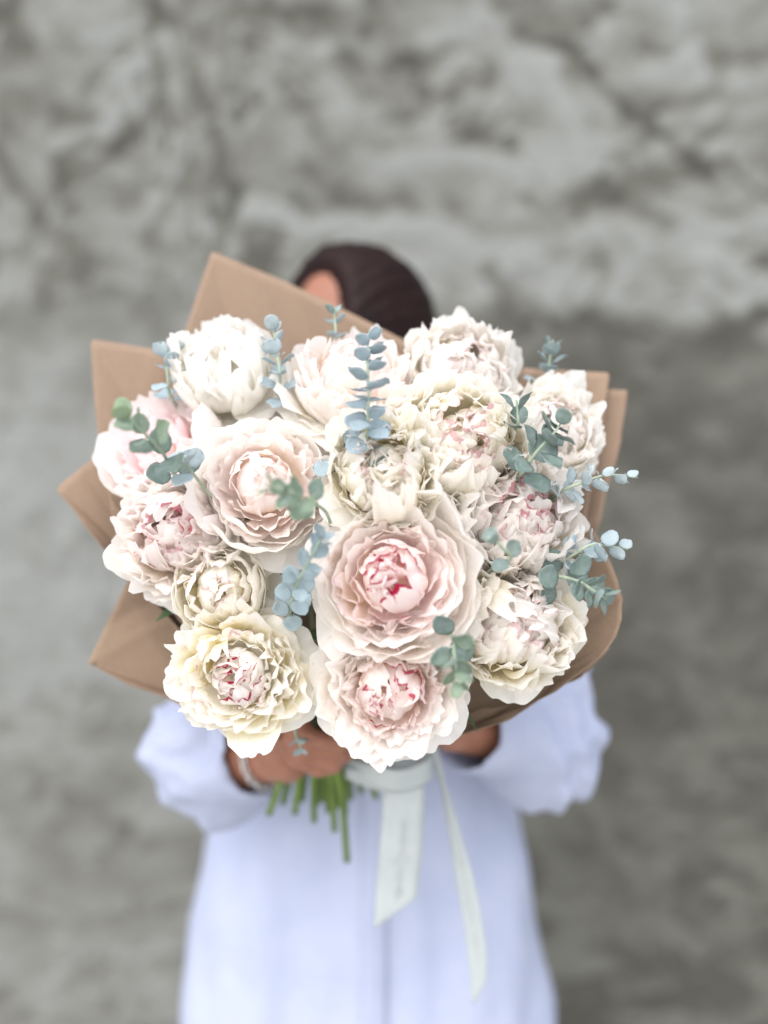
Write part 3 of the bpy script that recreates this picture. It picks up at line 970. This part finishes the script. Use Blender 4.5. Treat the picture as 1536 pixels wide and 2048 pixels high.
paper([(330, 800, 1.0), (362, 690, 1.015), (425, 502, 1.03), (560, 558, 1.03), (710, 630, 1.02), (850, 700, 1.01), (960, 760, 1.0)], "tall brown kraft paper sheet with pointed corner in front of the hair", .012, 1)
paper([(235, 1010, .985), (205, 920, .99), (190, 800, .995), (184, 679, 1.0), (300, 697, 1.0), (420, 725, .995)], "brown kraft paper sheet with square upper left corner behind pink peony", .012, 2)
paper([(205, 905, .975), (172, 928, .975), (118, 972, .975), (165, 1035, .975), (240, 1125, .972), (330, 1235, .968), (410, 1325, .96)], "brown kraft paper sheet with blunt corner jutting out furthest left", .018, 3)
paper([(215, 950, .965), (230, 1040, .962), (290, 1150, .96), (385, 1280, .955)], "narrow inner kraft paper fold along the left blush peony", .012, 8, wav=.002)
paper([(330, 1090, 1.01), (258, 1155, 1.005), (175, 1327, 1.0), (280, 1370, .995), (390, 1414, .99), (520, 1458, .985)], "brown kraft paper sheet with pointed lower left corner over the white sleeve", .01, 4)
paper([(1010, 760, 1.0), (1050, 736, 1.0), (1130, 741, 1.0), (1216, 745, .995), (1200, 850, .985), (1172, 1010, .97), (1165, 1100, .96)], "brown kraft paper sheet with upper right corner behind the white peony", .012, 5)
paper([(1150, 790, 1.01), (1205, 778, 1.008), (1254, 780, 1.005), (1238, 870, 1.0), (1205, 990, .99), (1180, 1110, .97)], "outer kraft paper sheet whose small corner shows right of the others", .014, 6)
paper([(1150, 1030, .955), (1198, 1070, .945), (1228, 1128, .93), (1243, 1165, .922), (1250, 1205, .915), (1248, 1240, .91), (1234, 1275, .91), (1205, 1308, .91), (1110, 1376, .92), (1000, 1430, .935), (930, 1454, .95)], "brown kraft paper sheet rolled into a rounded lip at lower right", .03, 7, wav=.002)
paper([(1215, 1290, .945), (1160, 1345, .95), (1060, 1398, .955), (960, 1432, .965), (900, 1455, .975)], "under layer of kraft paper below the rounded lip", .03, 9, wav=.002)


# ------------------------------------------------------------------ ribbon
def strip(parent, name, path, widths, wdirs, mat, n=40, thick=0.0004, cut=0.0):
    p = spline(path, n)
    wd = np.array([list(x) for x in wdirs], float)
    ti = np.linspace(0, 1, len(wd))
    tt = np.linspace(0, 1, n)
    Wd = np.stack([np.interp(tt, ti, wd[:, k]) for k in range(3)], -1)
    Wd /= np.linalg.norm(Wd, axis=1)[:, None]
    ww = np.interp(tt, np.linspace(0, 1, len(widths)), widths)
    m = 7
    V = []
    for i in range(n):
        for k in range(m):
            c = k / (m - 1) - 0.5
            q = p[i] + Wd[i] * ww[i] * c
            if cut:       # slanted end
                T = p[min(i + 1, n - 1)] - p[max(i - 1, 0)]
                T /= np.linalg.norm(T)
                q = q + T * cut * c * max(0, (tt[i] - 0.8) / 0.2)
            V.append(q)
    o = mesh_obj(name, np.array(V), grid_faces(m, n), mat, parent)
    md = o.modifiers.new("thickness", 'SOLIDIFY')
    md.thickness = thick
    return o, p, Wd


rb = empty("satin_ribbon", (0, 0, 0))
tag(rb, "white satin ribbon tied under the flowers with two long printed tails", "ribbon")
fx = np.array(FWD)
# band round the stems and the flat bow loops
ring = []
u0 = np.cross(np.array(AXIS), [0, 0, 1.0]); u0 /= np.linalg.norm(u0); v0 = np.cross(np.array(AXIS), u0)
cB = np.array(BIND) - np.array(AXIS) * 0.02
ring = [cB + 0.026 * (math.cos(a) * u0 + math.sin(a) * v0) for a in np.linspace(0, 2 * PI, 14)]
strip(rb, "band", ring, [.018, .018], [AXIS, AXIS], M_RIBBON, 40)
strip(rb, "loop", [P(690, 1525, 1.065), P(740, 1548, 1.050), (P(800, 1562, 1.045)), P(850, 1545, 1.050), P(862, 1528, 1.065), P(820, 1515, 1.075), P(740, 1510, 1.075), P(690, 1520, 1.070)],
      [0.0154, 0.0242, 0.0264, 0.0242, 0.0220, 0.0154], [D(0.1, 1, .1), D(0.1, 1, .3), D(0, 1, .2), D(0, 1, 0), D(0, 1, 0), D(.1, 1, .1)], M_RIBBON, 40)
strip(rb, "loop", [P(690, 1545, 1.062), P(740, 1562, 1.055), P(790, 1572, 1.052), P(845, 1566, 1.056)], [0.0132, 0.0198, 0.0176, 0.0088], [D(0, 1, .3), D(0, 1, .5), D(0, 1, .3), D(0, 1, .1)], M_RIBBON, 24)
o1, p1, w1 = strip(rb, "tail", [P(812, 1520, 1.065), P(808, 1590, 1.055), P(803, 1680, 1.050), P(795, 1770, 1.052), P(791, 1826, 1.055)],
                   [0.0396, 0.0440, 0.0451, 0.0440, 0.0429], [D(1, .02, .1), D(1, 0, .0), D(1, 0, -.05), D(1, .03, 0), D(1, .03, 0)], M_RIBBON, 50, cut=-0.034)
o2, p2, w2 = strip(rb, "tail", [P(862, 1490, 1.075), P(886, 1570, 1.072), P(908, 1660, 1.070), P(932, 1770, 1.075), P(953, 1890, 1.080), P(960, 1985, 1.085)],
                   [0.0110, 0.0100, 0.0145, 0.0200, 0.0205, 0.0180], [D(1, .2, -.3), D(.6, 0, .8), D(.8, .15, .6), D(1, .15, .2), D(1, .1, .1), D(1, .05, .1)], M_RIBBON, 60, cut=-0.03)


def scribble(parent, path, wdir, t0, t1, off, amp, cycles, seed, lift):
    """Flowing printed script, too blurred to read, lying lengthwise on a ribbon tail."""
    r = np.random.default_rng(seed)
    n = len(path)
    ts = np.linspace(t0, t1, 220)
    idx = ts * (n - 1)
    P_ = np.stack([np.interp(idx, np.arange(n), path[:, k]) for k in range(3)], -1)
    W_ = np.stack([np.interp(idx, np.arange(n), wdir[:, k]) for k in range(3)], -1)
    T_ = np.gradient(P_, axis=0); T_ /= np.linalg.norm(T_, axis=1)[:, None]
    N_ = np.cross(T_, W_)
    N_ *= np.sign((N_ @ -fx).mean())
    ph = np.linspace(0, 2 * PI * cycles, 220)
    env = 0.55 + 0.45 * np.sin(ph * 0.13 + 1) * np.sin(ph * 0.31)
    env = env + 1.3 * np.exp(-((ts - (t0 + .45 * (t1 - t0))) / (.05 * (t1 - t0))) ** 2)
    q = P_ + W_ * (off + amp * env * np.sin(ph))[:, None] + T_ * (amp * .7 * np.cos(ph))[:, None] + N_ * lift
    # word gaps
    V, F = [], []
    k = 0
    while k < 219:
        L = int(r.integers(34, 70))
        seg = q[k:min(220, k + L)]
        if len(seg) > 4:
            hw = 0.00045
            a = np.gradient(seg, axis=0); a /= np.linalg.norm(a, axis=1)[:, None]
            N = N_[k:k + len(seg)]
            b = np.cross(a, N)
            st = len(V)
            for x, y in zip(seg, b):
                V.append(x + y * hw); V.append(x - y * hw)
            F += [(st + 2 * i, st + 2 * i + 1, st + 2 * i + 3, st + 2 * i + 2) for i in range(len(seg) - 1)]
        k += L + 8
    mesh_obj("lettering", np.array(V), F, M_INK, parent)


scribble(o1, p1, w1, .40, .86, .002, .0045, 26, 3, .0007)
scribble(o2, p2, w2, .50, .88, .000, .0030, 24, 4, .0007)


# ------------------------------------------------------------------ person
class Field:
    """Signed distance grid with smooth unions, meshed in one continuous surface."""
    def __init__(self, lo, hi, h):
        self.lo = np.array(lo, float); self.h = h
        self.n = np.ceil((np.array(hi) - self.lo) / h).astype(int) + 1
        self.a = np.full(self.n, 1.0, np.float32)

    def _sl(self, lo, hi):
        i0 = np.clip(np.floor((np.array(lo) - self.lo) / self.h).astype(int), 0, self.n)
        i1 = np.clip(np.ceil((np.array(hi) - self.lo) / self.h).astype(int) + 1, 0, self.n)
        s = tuple(slice(a, b) for a, b in zip(i0, i1))
        ax = [self.lo[k] + self.h * np.arange(i0[k], i1[k]) for k in range(3)]
        return s, np.stack(np.meshgrid(*ax, indexing='ij'), -1).astype(np.float32)

    def _put(self, s, d, k, sub):
        a = self.a[s]
        if sub:
            d = -d
            h = np.clip(0.5 - 0.5 * (d - a) / k, 0, 1)
            self.a[s] = d * (1 - h) + a * h + k * h * (1 - h)
        else:
            h = np.clip(0.5 + 0.5 * (d - a) / k, 0, 1)
            self.a[s] = d * (1 - h) + a * h - k * h * (1 - h)

    def cap(self, a, b, ra, rb, k=0.01, sub=False):
        a = np.array(a, float); b = np.array(b, float)
        m = max(ra, rb) + 2 * k + 3 * self.h
        s, p = self._sl(np.minimum(a, b) - m, np.maximum(a, b) + m)
        if p.size == 0: return
        ab = b - a
        t = np.clip(((p - a) @ ab) / (ab @ ab + 1e-12), 0, 1)
        d = np.linalg.norm(p - a - t[..., None] * ab, axis=-1) - (ra + (rb - ra) * t)
        self._put(s, d.astype(np.float32), k, sub)

    def ell(self, c, rad, k=0.01, rot=None, sub=False):
        c = np.array(c, float); rad = np.array(rad, float)
        m = rad.max() + 2 * k + 3 * self.h
        s, p = self._sl(c - m, c + m)
        if p.size == 0: return
        q = p - c
        if rot is not None: q = q @ np.array(rot, float)      # columns of rot are the local axes
        k0 = np.linalg.norm(q / rad, axis=-1); k1 = np.linalg.norm(q / rad ** 2, axis=-1)
        d = k0 * (k0 - 1) / (k1 + 1e-6)
        self._put(s, d.astype(np.float32), k, sub)

    def half(self, c, nrm, k=0.01):
        """Cut away everything on the side the normal points to."""
        s, p = self._sl(self.lo, self.lo + self.h * self.n)
        d = -((p - np.array(c, float)) @ np.array(nrm, float))
        self._put(s, d.astype(np.float32), k, True)

    def mesh(self, name, mat, parent=None, disp=None, smooth=2):
        import openvdb
        b = 3 * self.h
        arr = np.clip(self.a, -b, b).astype(np.float32)
        for ax_ in range(3):                                   # close the surface at the grid's border
            sl = [slice(None)] * 3
            for e in (0, -1):
                sl[ax_] = e
                arr[tuple(sl)] = np.maximum(arr[tuple(sl)], self.h * .5)
        gr = openvdb.FloatGrid(float(b))
        gr.copyFromArray(arr)
        pts, quads = gr.convertToQuads(0.0)
        pts = np.array(pts, float) * self.h + self.lo
        quads = np.array(quads)
        v = pts
        for _ in range(smooth):                                # relax the voxel steps
            acc = np.zeros_like(v); cnt = np.zeros(len(v))
            for i in range(4):
                j = (i + 1) % 4
                np.add.at(acc, quads[:, i], v[quads[:, j]]); np.add.at(cnt, quads[:, i], 1)
                np.add.at(acc, quads[:, j], v[quads[:, i]]); np.add.at(cnt, quads[:, j], 1)
            v = 0.4 * v + 0.6 * acc / np.maximum(cnt, 1)[:, None]
        # outward orientation
        q = quads
        fn = np.cross(v[q[:, 1]] - v[q[:, 0]], v[q[:, 2]] - v[q[:, 0]])
        idx = np.clip(np.round((v[q].mean(1) + fn / (np.linalg.norm(fn, axis=1)[:, None] + 1e-12) * self.h * 1.5 - self.lo) / self.h).astype(int), 0, self.n - 1)
        outw = self.a[idx[:, 0], idx[:, 1], idx[:, 2]].mean()
        if outw < 0: q = q[:, ::-1]
        if disp is not None:
            fn = np.cross(v[q[:, 1]] - v[q[:, 0]], v[q[:, 2]] - v[q[:, 0]])
            vn = np.zeros_like(v)
            for i in range(4): np.add.at(vn, q[:, i], fn)
            vn /= np.linalg.norm(vn, axis=1)[:, None] + 1e-12
            v = v + vn * disp(v)[:, None]
        me = bpy.data.meshes.new(name)
        me.from_pydata(v.tolist(), [], q.tolist())
        me.polygons.foreach_set("use_smooth", np.ones(len(me.polygons), dtype=bool))
        me.materials.append(mat)
        o = bpy.data.objects.new(name, me)
        col.objects.link(o)
        if parent: o.parent = parent
        return o


# landmarks
HEAD = P(696, 702, 1.30)
hf = D(-.62, -.10, .76)                           # where the face looks: down and to the photo's left
hu = (Vector((0, 0, 1)) + RGT * .02 - hf * 0).normalized()
hu = (hu - hf * hu.dot(hf)).normalized()
hr = hu.cross(hf) * -1
HR = np.array([list(hr), list(hf), list(hu)]).T   # columns: side, front, up


def H(side, front, up):
    return HEAD + hr * side + hf * front + hu * up


NECK = Vector((-.022, 1.345, 1.345))
SH_L, SH_R = Vector((-.185, 1.335, 1.300)), Vector((.160, 1.335, 1.300))
EL_L, EL_R = P(438, 1498, 1.20), P(1068, 1462, 1.22)
WR_L, WR_R = P(575, 1506, 1.09), P(905, 1445, 1.10)
HAND_R = P(830, 1375, 1.07)


def build_person():
    F = Field((-.36, .88, 0.02), (.36, 1.52, 1.66), .004)
    # head
    F.ell(H(0, -.012, .020), (.072, .092, .098), .02, HR)
    F.ell(H(0, .022, -.045), (.054, .062, .068), .03, HR)
    F.ell(H(0, .060, -.082), (.024, .022, .020), .02, HR)              # chin
    F.cap(H(0, .078, .012), H(0, .100, -.026), .008, .013, .012)       # nose
    for s in (-1, 1):
        F.ell(H(s * .014, .092, -.030), (.009, .010, .008), .008, HR)  # nostril wing
        F.ell(H(s * .031, .092, .012), (.017, .012, .012), .010, HR, True)
        F.cap(H(s * .014, .086, .032), H(s * .048, .074, .030), .008, .006, .010)   # brow
        F.ell(H(s * .040, .060, -.022), (.020, .020, .016), .02, HR)   # cheek
        F.ell(H(s * .074, -.008, -.010), (.008, .018, .030), .006, HR) # ear
    F.ell(H(0, .084, -.056), (.022, .010, .007), .006, HR)
    # neck and trunk
    F.cap(H(0, -.030, -.060), NECK, .048, .056, .03)
    F.cap(NECK + Vector((0, .01, -.02)), Vector((-.015, 1.36, 1.16)), .085, .11, .06)
    for a in (-1, 1):
        F.cap(NECK + Vector((0, .005, -.02)), (SH_L if a < 0 else SH_R), .05, .055, .04)
        F.cap(Vector((a * .06 - .012, 1.35, 1.18)), Vector((a * .06 - .012, 1.36, .95)), .085, .085, .05)
        F.cap(Vector((a * .07 - .012, 1.36, .92)), Vector((a * .085 - .012, 1.36, .72)), .10, .085, .05)
        F.cap(Vector((a * .085 - .012, 1.36, .74)), Vector((a * .085 - .012, 1.36, .42)), .078, .052, .03)
        F.cap(Vector((a * .085 - .012, 1.36, .42)), Vector((a * .085 - .012, 1.38, .10)), .050, .034, .02)
        F.cap(Vector((a * .090 - .012, 1.39, .07)), Vector((a * .105 - .012, 1.24, .045)), .036, .030, .02)
    for sh, el, wr in ((SH_L, EL_L, WR_L), (SH_R, EL_R, WR_R)):
        F.cap(sh, el, .050, .040, .03)
        mid = el.lerp(wr, .3)
        F.cap(el, mid, .040, .042, .02)
        F.cap(mid, wr, .042, .030, .02)
    # hand at the photo's left: closed round the stems, fingers across the front of the bundle
    B = np.array(BIND) + np.array(AXIS) * .033
    A = np.array(AXIS)
    toW = np.array(WR_L) - B
    e1 = toW - (toW @ A) * A; e1 /= np.linalg.norm(e1)                # from the bundle towards the wrist
    e2 = np.cross(A, e1)
    if e2 @ -fx < 0: e2 = -e2                                         # towards the photographer
    rr = .032
    kn = lambda ang, off, rad: B + A * off + rad * (math.cos(ang) * e1 + math.sin(ang) * e2)
    palm = [kn(.15, o_, rr + .014) for o_ in (.028, .008, -.012, -.030)]
    for i, p_ in enumerate(palm):
        F.cap(np.array(WR_L) + A * (.012 - .008 * i), p_, .020, .014, .016)
    for i, (off, ln) in enumerate(((.030, 1.0), (.010, 1.08), (-.010, 1.02), (-.029, .85))):
        a1, a2, a3, a4 = .25, 1.15 * ln, 1.95 * ln, 2.65 * ln
        r0 = (.0100, .0102, .0098, .0088)[i]
        pts = [kn(a1, off, rr + .012), kn(a2, off - .002, rr + .011), kn(a3, off - .004, rr + .006), kn(a4, off - .005, rr + .002)]
        for j in range(3):
            F.cap(pts[j], pts[j + 1], r0 - .0008 * j, r0 - .0008 * (j + 1), .004)
    th = [np.array(WR_L) + A * .018 - toW * .12, kn(-.35, .050, rr + .012), kn(-1.2, .058, rr + .008), kn(-1.85, .060, rr + .004)]
    for j, (ra, rb_) in enumerate(((.017, .013), (.0125, .0108), (.0108, .0092))):
        F.cap(th[j], th[j + 1], ra, rb_, .006)
    # other hand: open against the back of the paper, fingers up along it
    W = np.array(WR_R); Hn = np.array(HAND_R)
    dr = Hn - W; dr /= np.linalg.norm(dr)
    sx = np.cross(dr, A); sx /= np.linalg.norm(sx)
    for i in range(4):
        k0 = W + dr * .085 + sx * (.027 - .018 * i)
        F.cap(W + sx * (.010 - .006 * i), k0, .019, .012, .014)
        L = (.066, .074, .070, .054)[i]
        k1 = k0 + (dr * .9 - A * -.25) * L * .45
        k2 = k1 + (dr * .75 + A * .5) * L * .32
        k3 = k2 + (dr * .5 + A * .75) * L * .25
        for (p_, q_, ra, rb_) in ((k0, k1, .0105, .0098), (k1, k2, .0098, .009), (k2, k3, .009, .0078)):
            F.cap(p_, q_, ra, rb_, .004)
    t0 = W + dr * .03 + sx * .022; t1 = t0 + (dr * .6 + sx * .7) * .04; t2 = t1 + (dr * .85 + sx * .3) * .032
    F.cap(t0, t1, .016, .012, .008); F.cap(t1, t2, .0115, .0088, .005)
    body = F.mesh("person", M_SKIN, None, None, 2)
    tag(body, "person in a loose white shirt holding the bouquet out, face hidden behind it", "person")

    # eyes and lips
    def ball(name, c, rad, mat, par):
        bm = bmesh.new()
        bmesh.ops.create_icosphere(bm, subdivisions=3, radius=1.0)
        m4 = Matrix((hr * rad[0], hf * rad[1], hu * rad[2])).transposed().to_4x4()
        m4.translation = c
        bm.transform(m4)
        me = bpy.data.meshes.new(name); bm.to_mesh(me); bm.free()
        me.polygons.foreach_set("use_smooth", np.ones(len(me.polygons), dtype=bool))
        me.materials.append(mat)
        o = bpy.data.objects.new(name, me); col.objects.link(o); o.parent = par
        return o
    for s in (-1, 1):
        e = ball("eye", H(s * .031, .069, .011), (.0125, .0120, .0075), M_EYE, body)
        ball("iris", H(s * .0305, .0785, .010), (.0052, .0032, .0052), M_IRIS, e)
    ball("mouth", H(0, .0905, -.056), (.021, .0055, .0055), M_LIP, body)

    # hair: a full cap with a side-swept fringe line, gathered in a low knot
    G = Field((HEAD.x - .17, HEAD.y - .2, HEAD.z - .2), (HEAD.x + .17, HEAD.y + .22, HEAD.z + .17), .004)
    G.ell(H(0, -.020, .022), (.097, .118, .116), .02, HR)
    G.ell(H(0, -.075, -.030), (.070, .055, .080), .04, HR)
    G.ell(H(0, -.140, -.040), (.045, .040, .045), .02, HR)
    G.ell(H(0, .105, -.045), (.086, .095, .110), .018, HR, True)       # open the face
    G.ell(H(.016, .126, .075), (.098, .086, .092), .018, HR, True)

    def strands(v):
        q = (v - np.array(HEAD)) @ HR
        a = np.arctan2(q[:, 0], q[:, 2] + .03)
        return .0009 * np.sin(a * 46 + q[:, 1] * 20 + 2 * fbm(a * 3, q[:, 1] * 9, 2)) + .0009 * np.sin(a * 97 + q[:, 1] * 41) + .004 * fbm(a * 2.2, q[:, 1] * 12, 3)
    G.mesh("hair", M_HAIR, body, strands, 2)

    # shirt
    S_ = Field((-.42, 1.0, .46), (.42, 1.56, 1.42), .006)
    cx = -.026
    prof = [(1.33, .10, .075), (1.27, .165, .095), (1.18, .175, .115), (1.05, .175, .120), (.92, .180, .120), (.80, .205, .128), (.66, .232, .140), (.50, .255, .150)]
    for (za, wa, da), (zb, wb, db) in zip(prof[:-1], prof[1:]):
        for k in range(6):
            f_ = k / 6
            z = za + (zb - za) * f_; w = wa + (wb - wa) * f_; dd = da + (db - da) * f_
            for sx_ in np.linspace(-1, 1, 5):
                S_.cap((cx + sx_ * (w - dd * .8), 1.355, z), (cx + sx_ * (w - dd * .8), 1.355, z - .035), dd * (1 - .12 * abs(sx_)), dd * (1 - .12 * abs(sx_)), .012)
    for sh, el, wr, dp in ((SH_L, EL_L, WR_L, .36), (SH_R, EL_R, WR_R, .62)):
        S_.cap(NECK + Vector((0, .01, -.045)), sh, .065, .070, .05)
        S_.cap(sh, el, .070, .078, .04)
        S_.cap(el, el + Vector((0, -.01, -.050)), .062, .040, .04)      # loose cloth hanging under the elbow
        mid = el.lerp(wr, dp)
        S_.cap(el, mid, .074, .056, .03)
        S_.cap(mid - (wr - el).normalized() * .03, mid + (wr - el).normalized() * .012, .061, .059, .008)   # rolled cuff
    for sh, el, wr, dp in ((SH_L, EL_L, WR_L, .36), (SH_R, EL_R, WR_R, .62)):
        dw = (wr - el).normalized()
        mid = el.lerp(wr, dp)
        S_.cap(mid - dw * .05, mid + dw * .14, .043, .050, .006, True)  # open sleeve mouth
    S_.half((0, 0, .50), (0, 0, -1), .004)

    def folds(v):
        x, y, z = v[:, 0], v[:, 1], v[:, 2]
        low = np.clip((1.05 - z) / .35, 0, 1) * np.clip((.24 - np.abs(x)) / .05 + 1, 0, 1)
        ph = x * 46 + 1.6 * np.sin(z * 5) + 6 * fbm(x * 3, z * 1.5, 2)
        a = .0035 * low * np.sin(ph) + .002 * low * np.sin(x * 95 + 3 * np.sin(z * 7))
        arm = np.clip((np.abs(x) - .16) / .05, 0, 1) * np.clip((z - .86) / .05, 0, 1)
        a += arm * (.005 * np.sin(z * 52 + np.abs(x) * 60 + 6 * fbm(x * 7, z * 7, 2)) + .008 * (1 - 2 * np.abs(fbm(x * 11, z * 15 + y * 6, 3))))
        return a + .003 * fbm(x * 12, z * 7 + y * 9, 3)
    sh_o = S_.mesh("shirt", M_SHIRT, body, folds, 2)
    # collar
    nn = np.array(NECK) + np.array([0, .0, .0])
    a = np.linspace(-2.75, 2.75, 40)
    cv = []
    for kz, kr in ((-.03, .078), (.012, .070), (.018, .074), (-.012, .092), (-.030, .100)):
        for t in a:
            fr = max(0, math.cos(PI - abs(t)))
            cv.append(nn + np.array([math.sin(t) * kr, math.cos(t) * kr * 1.0, kz - .025 * (abs(t) / 2.75) ** 3]))
    c_o = mesh_obj("collar", np.array(cv), grid_faces(40, 5), M_SHIRT, sh_o)
    c_o.modifiers.new("thickness", 'SOLIDIFY').thickness = .0015
    # placket down the front, laid on the cloth
    from mathutils.bvhtree import BVHTree
    me = sh_o.data
    bv = BVHTree.FromPolygons([x.co[:] for x in me.vertices], [p.vertices[:] for p in me.polygons])
    pl = []
    zz = np.linspace(1.24, .52, 46)
    for z in zz:
        for dx in (-.016, -.008, 0, .008, .016):
            hit = bv.ray_cast(Vector((-.012 + dx, .9, z)), Vector((0, 1, 0)))
            y = hit[0].y if hit[0] else 1.24
            pl.append((-.012 + dx, y - .0022, z))
    pk = mesh_obj("placket", pl, grid_faces(5, 46), M_SHIRT, sh_o)
    pk.modifiers.new("thickness", 'SOLIDIFY').thickness = .0012
    # trousers below the frame
    T_ = Field((-.26, 1.2, .08), (.24, 1.54, .78), .008)
    for a_ in (-1, 1):
        T_.cap((a_ * .07 - .012, 1.36, .70), (a_ * .085 - .012, 1.36, .60), .11, .105, .03)
        T_.cap((a_ * .085 - .012, 1.36, .66), (a_ * .088 - .012, 1.365, .14), .098, .062, .02)
    T_.half((0, 0, .13), (0, 0, -1), .004)
    T_.mesh("trousers", M_TROUSER, body, None, 2)

    # silver chain bracelet round the wrist at the photo's left
    dw = np.array((WR_L - EL_L).normalized())
    c0 = np.array(EL_L.lerp(WR_L, .74))
    dw = dw + 0.28 * np.array(RGT); dw /= np.linalg.norm(dw)
    e1 = np.cross(dw, [0, 0, 1.0]); e1 /= np.linalg.norm(e1); e2 = np.cross(dw, e1)
    bm = bmesh.new()
    NL = 30
    for i in range(NL):
        a_ = 2 * PI * i / NL
        n_ = math.cos(a_) * e1 + math.sin(a_) * e2
        tt_ = -math.sin(a_) * e1 + math.cos(a_) * e2
        c = c0 + n_ * .0385
        ax1, ax2 = (n_, dw) if i % 2 else (dw, n_)
        segs, rs = 10, 5
        ring_v = []
        for s in range(segs):
            b_ = 2 * PI * s / segs
            cc = c + tt_ * .0056 * math.cos(b_) + ax1 * .0040 * math.sin(b_)
            oo = tt_ * math.cos(b_) + ax1 * math.sin(b_)
            ring_v.append([bm.verts.new(cc + .0013 * (math.cos(2 * PI * q / rs) * oo + math.sin(2 * PI * q / rs) * ax2)) for q in range(rs)])
        for s in range(segs):
            for q in range(rs):
                s2, q2 = (s + 1) % segs, (q + 1) % rs
                bm.faces.new((ring_v[s][q], ring_v[s2][q], ring_v[s2][q2], ring_v[s][q2]))
    bmesh.ops.recalc_face_normals(bm, faces=bm.faces)
    mb = bpy.data.meshes.new("bracelet"); bm.to_mesh(mb); bm.free()
    mb.polygons.foreach_set("use_smooth", np.ones(len(mb.polygons), dtype=bool))
    mb.materials.append(M_SILVER)
    ob = bpy.data.objects.new("bracelet", mb); col.objects.link(ob); ob.parent = body


build_person()
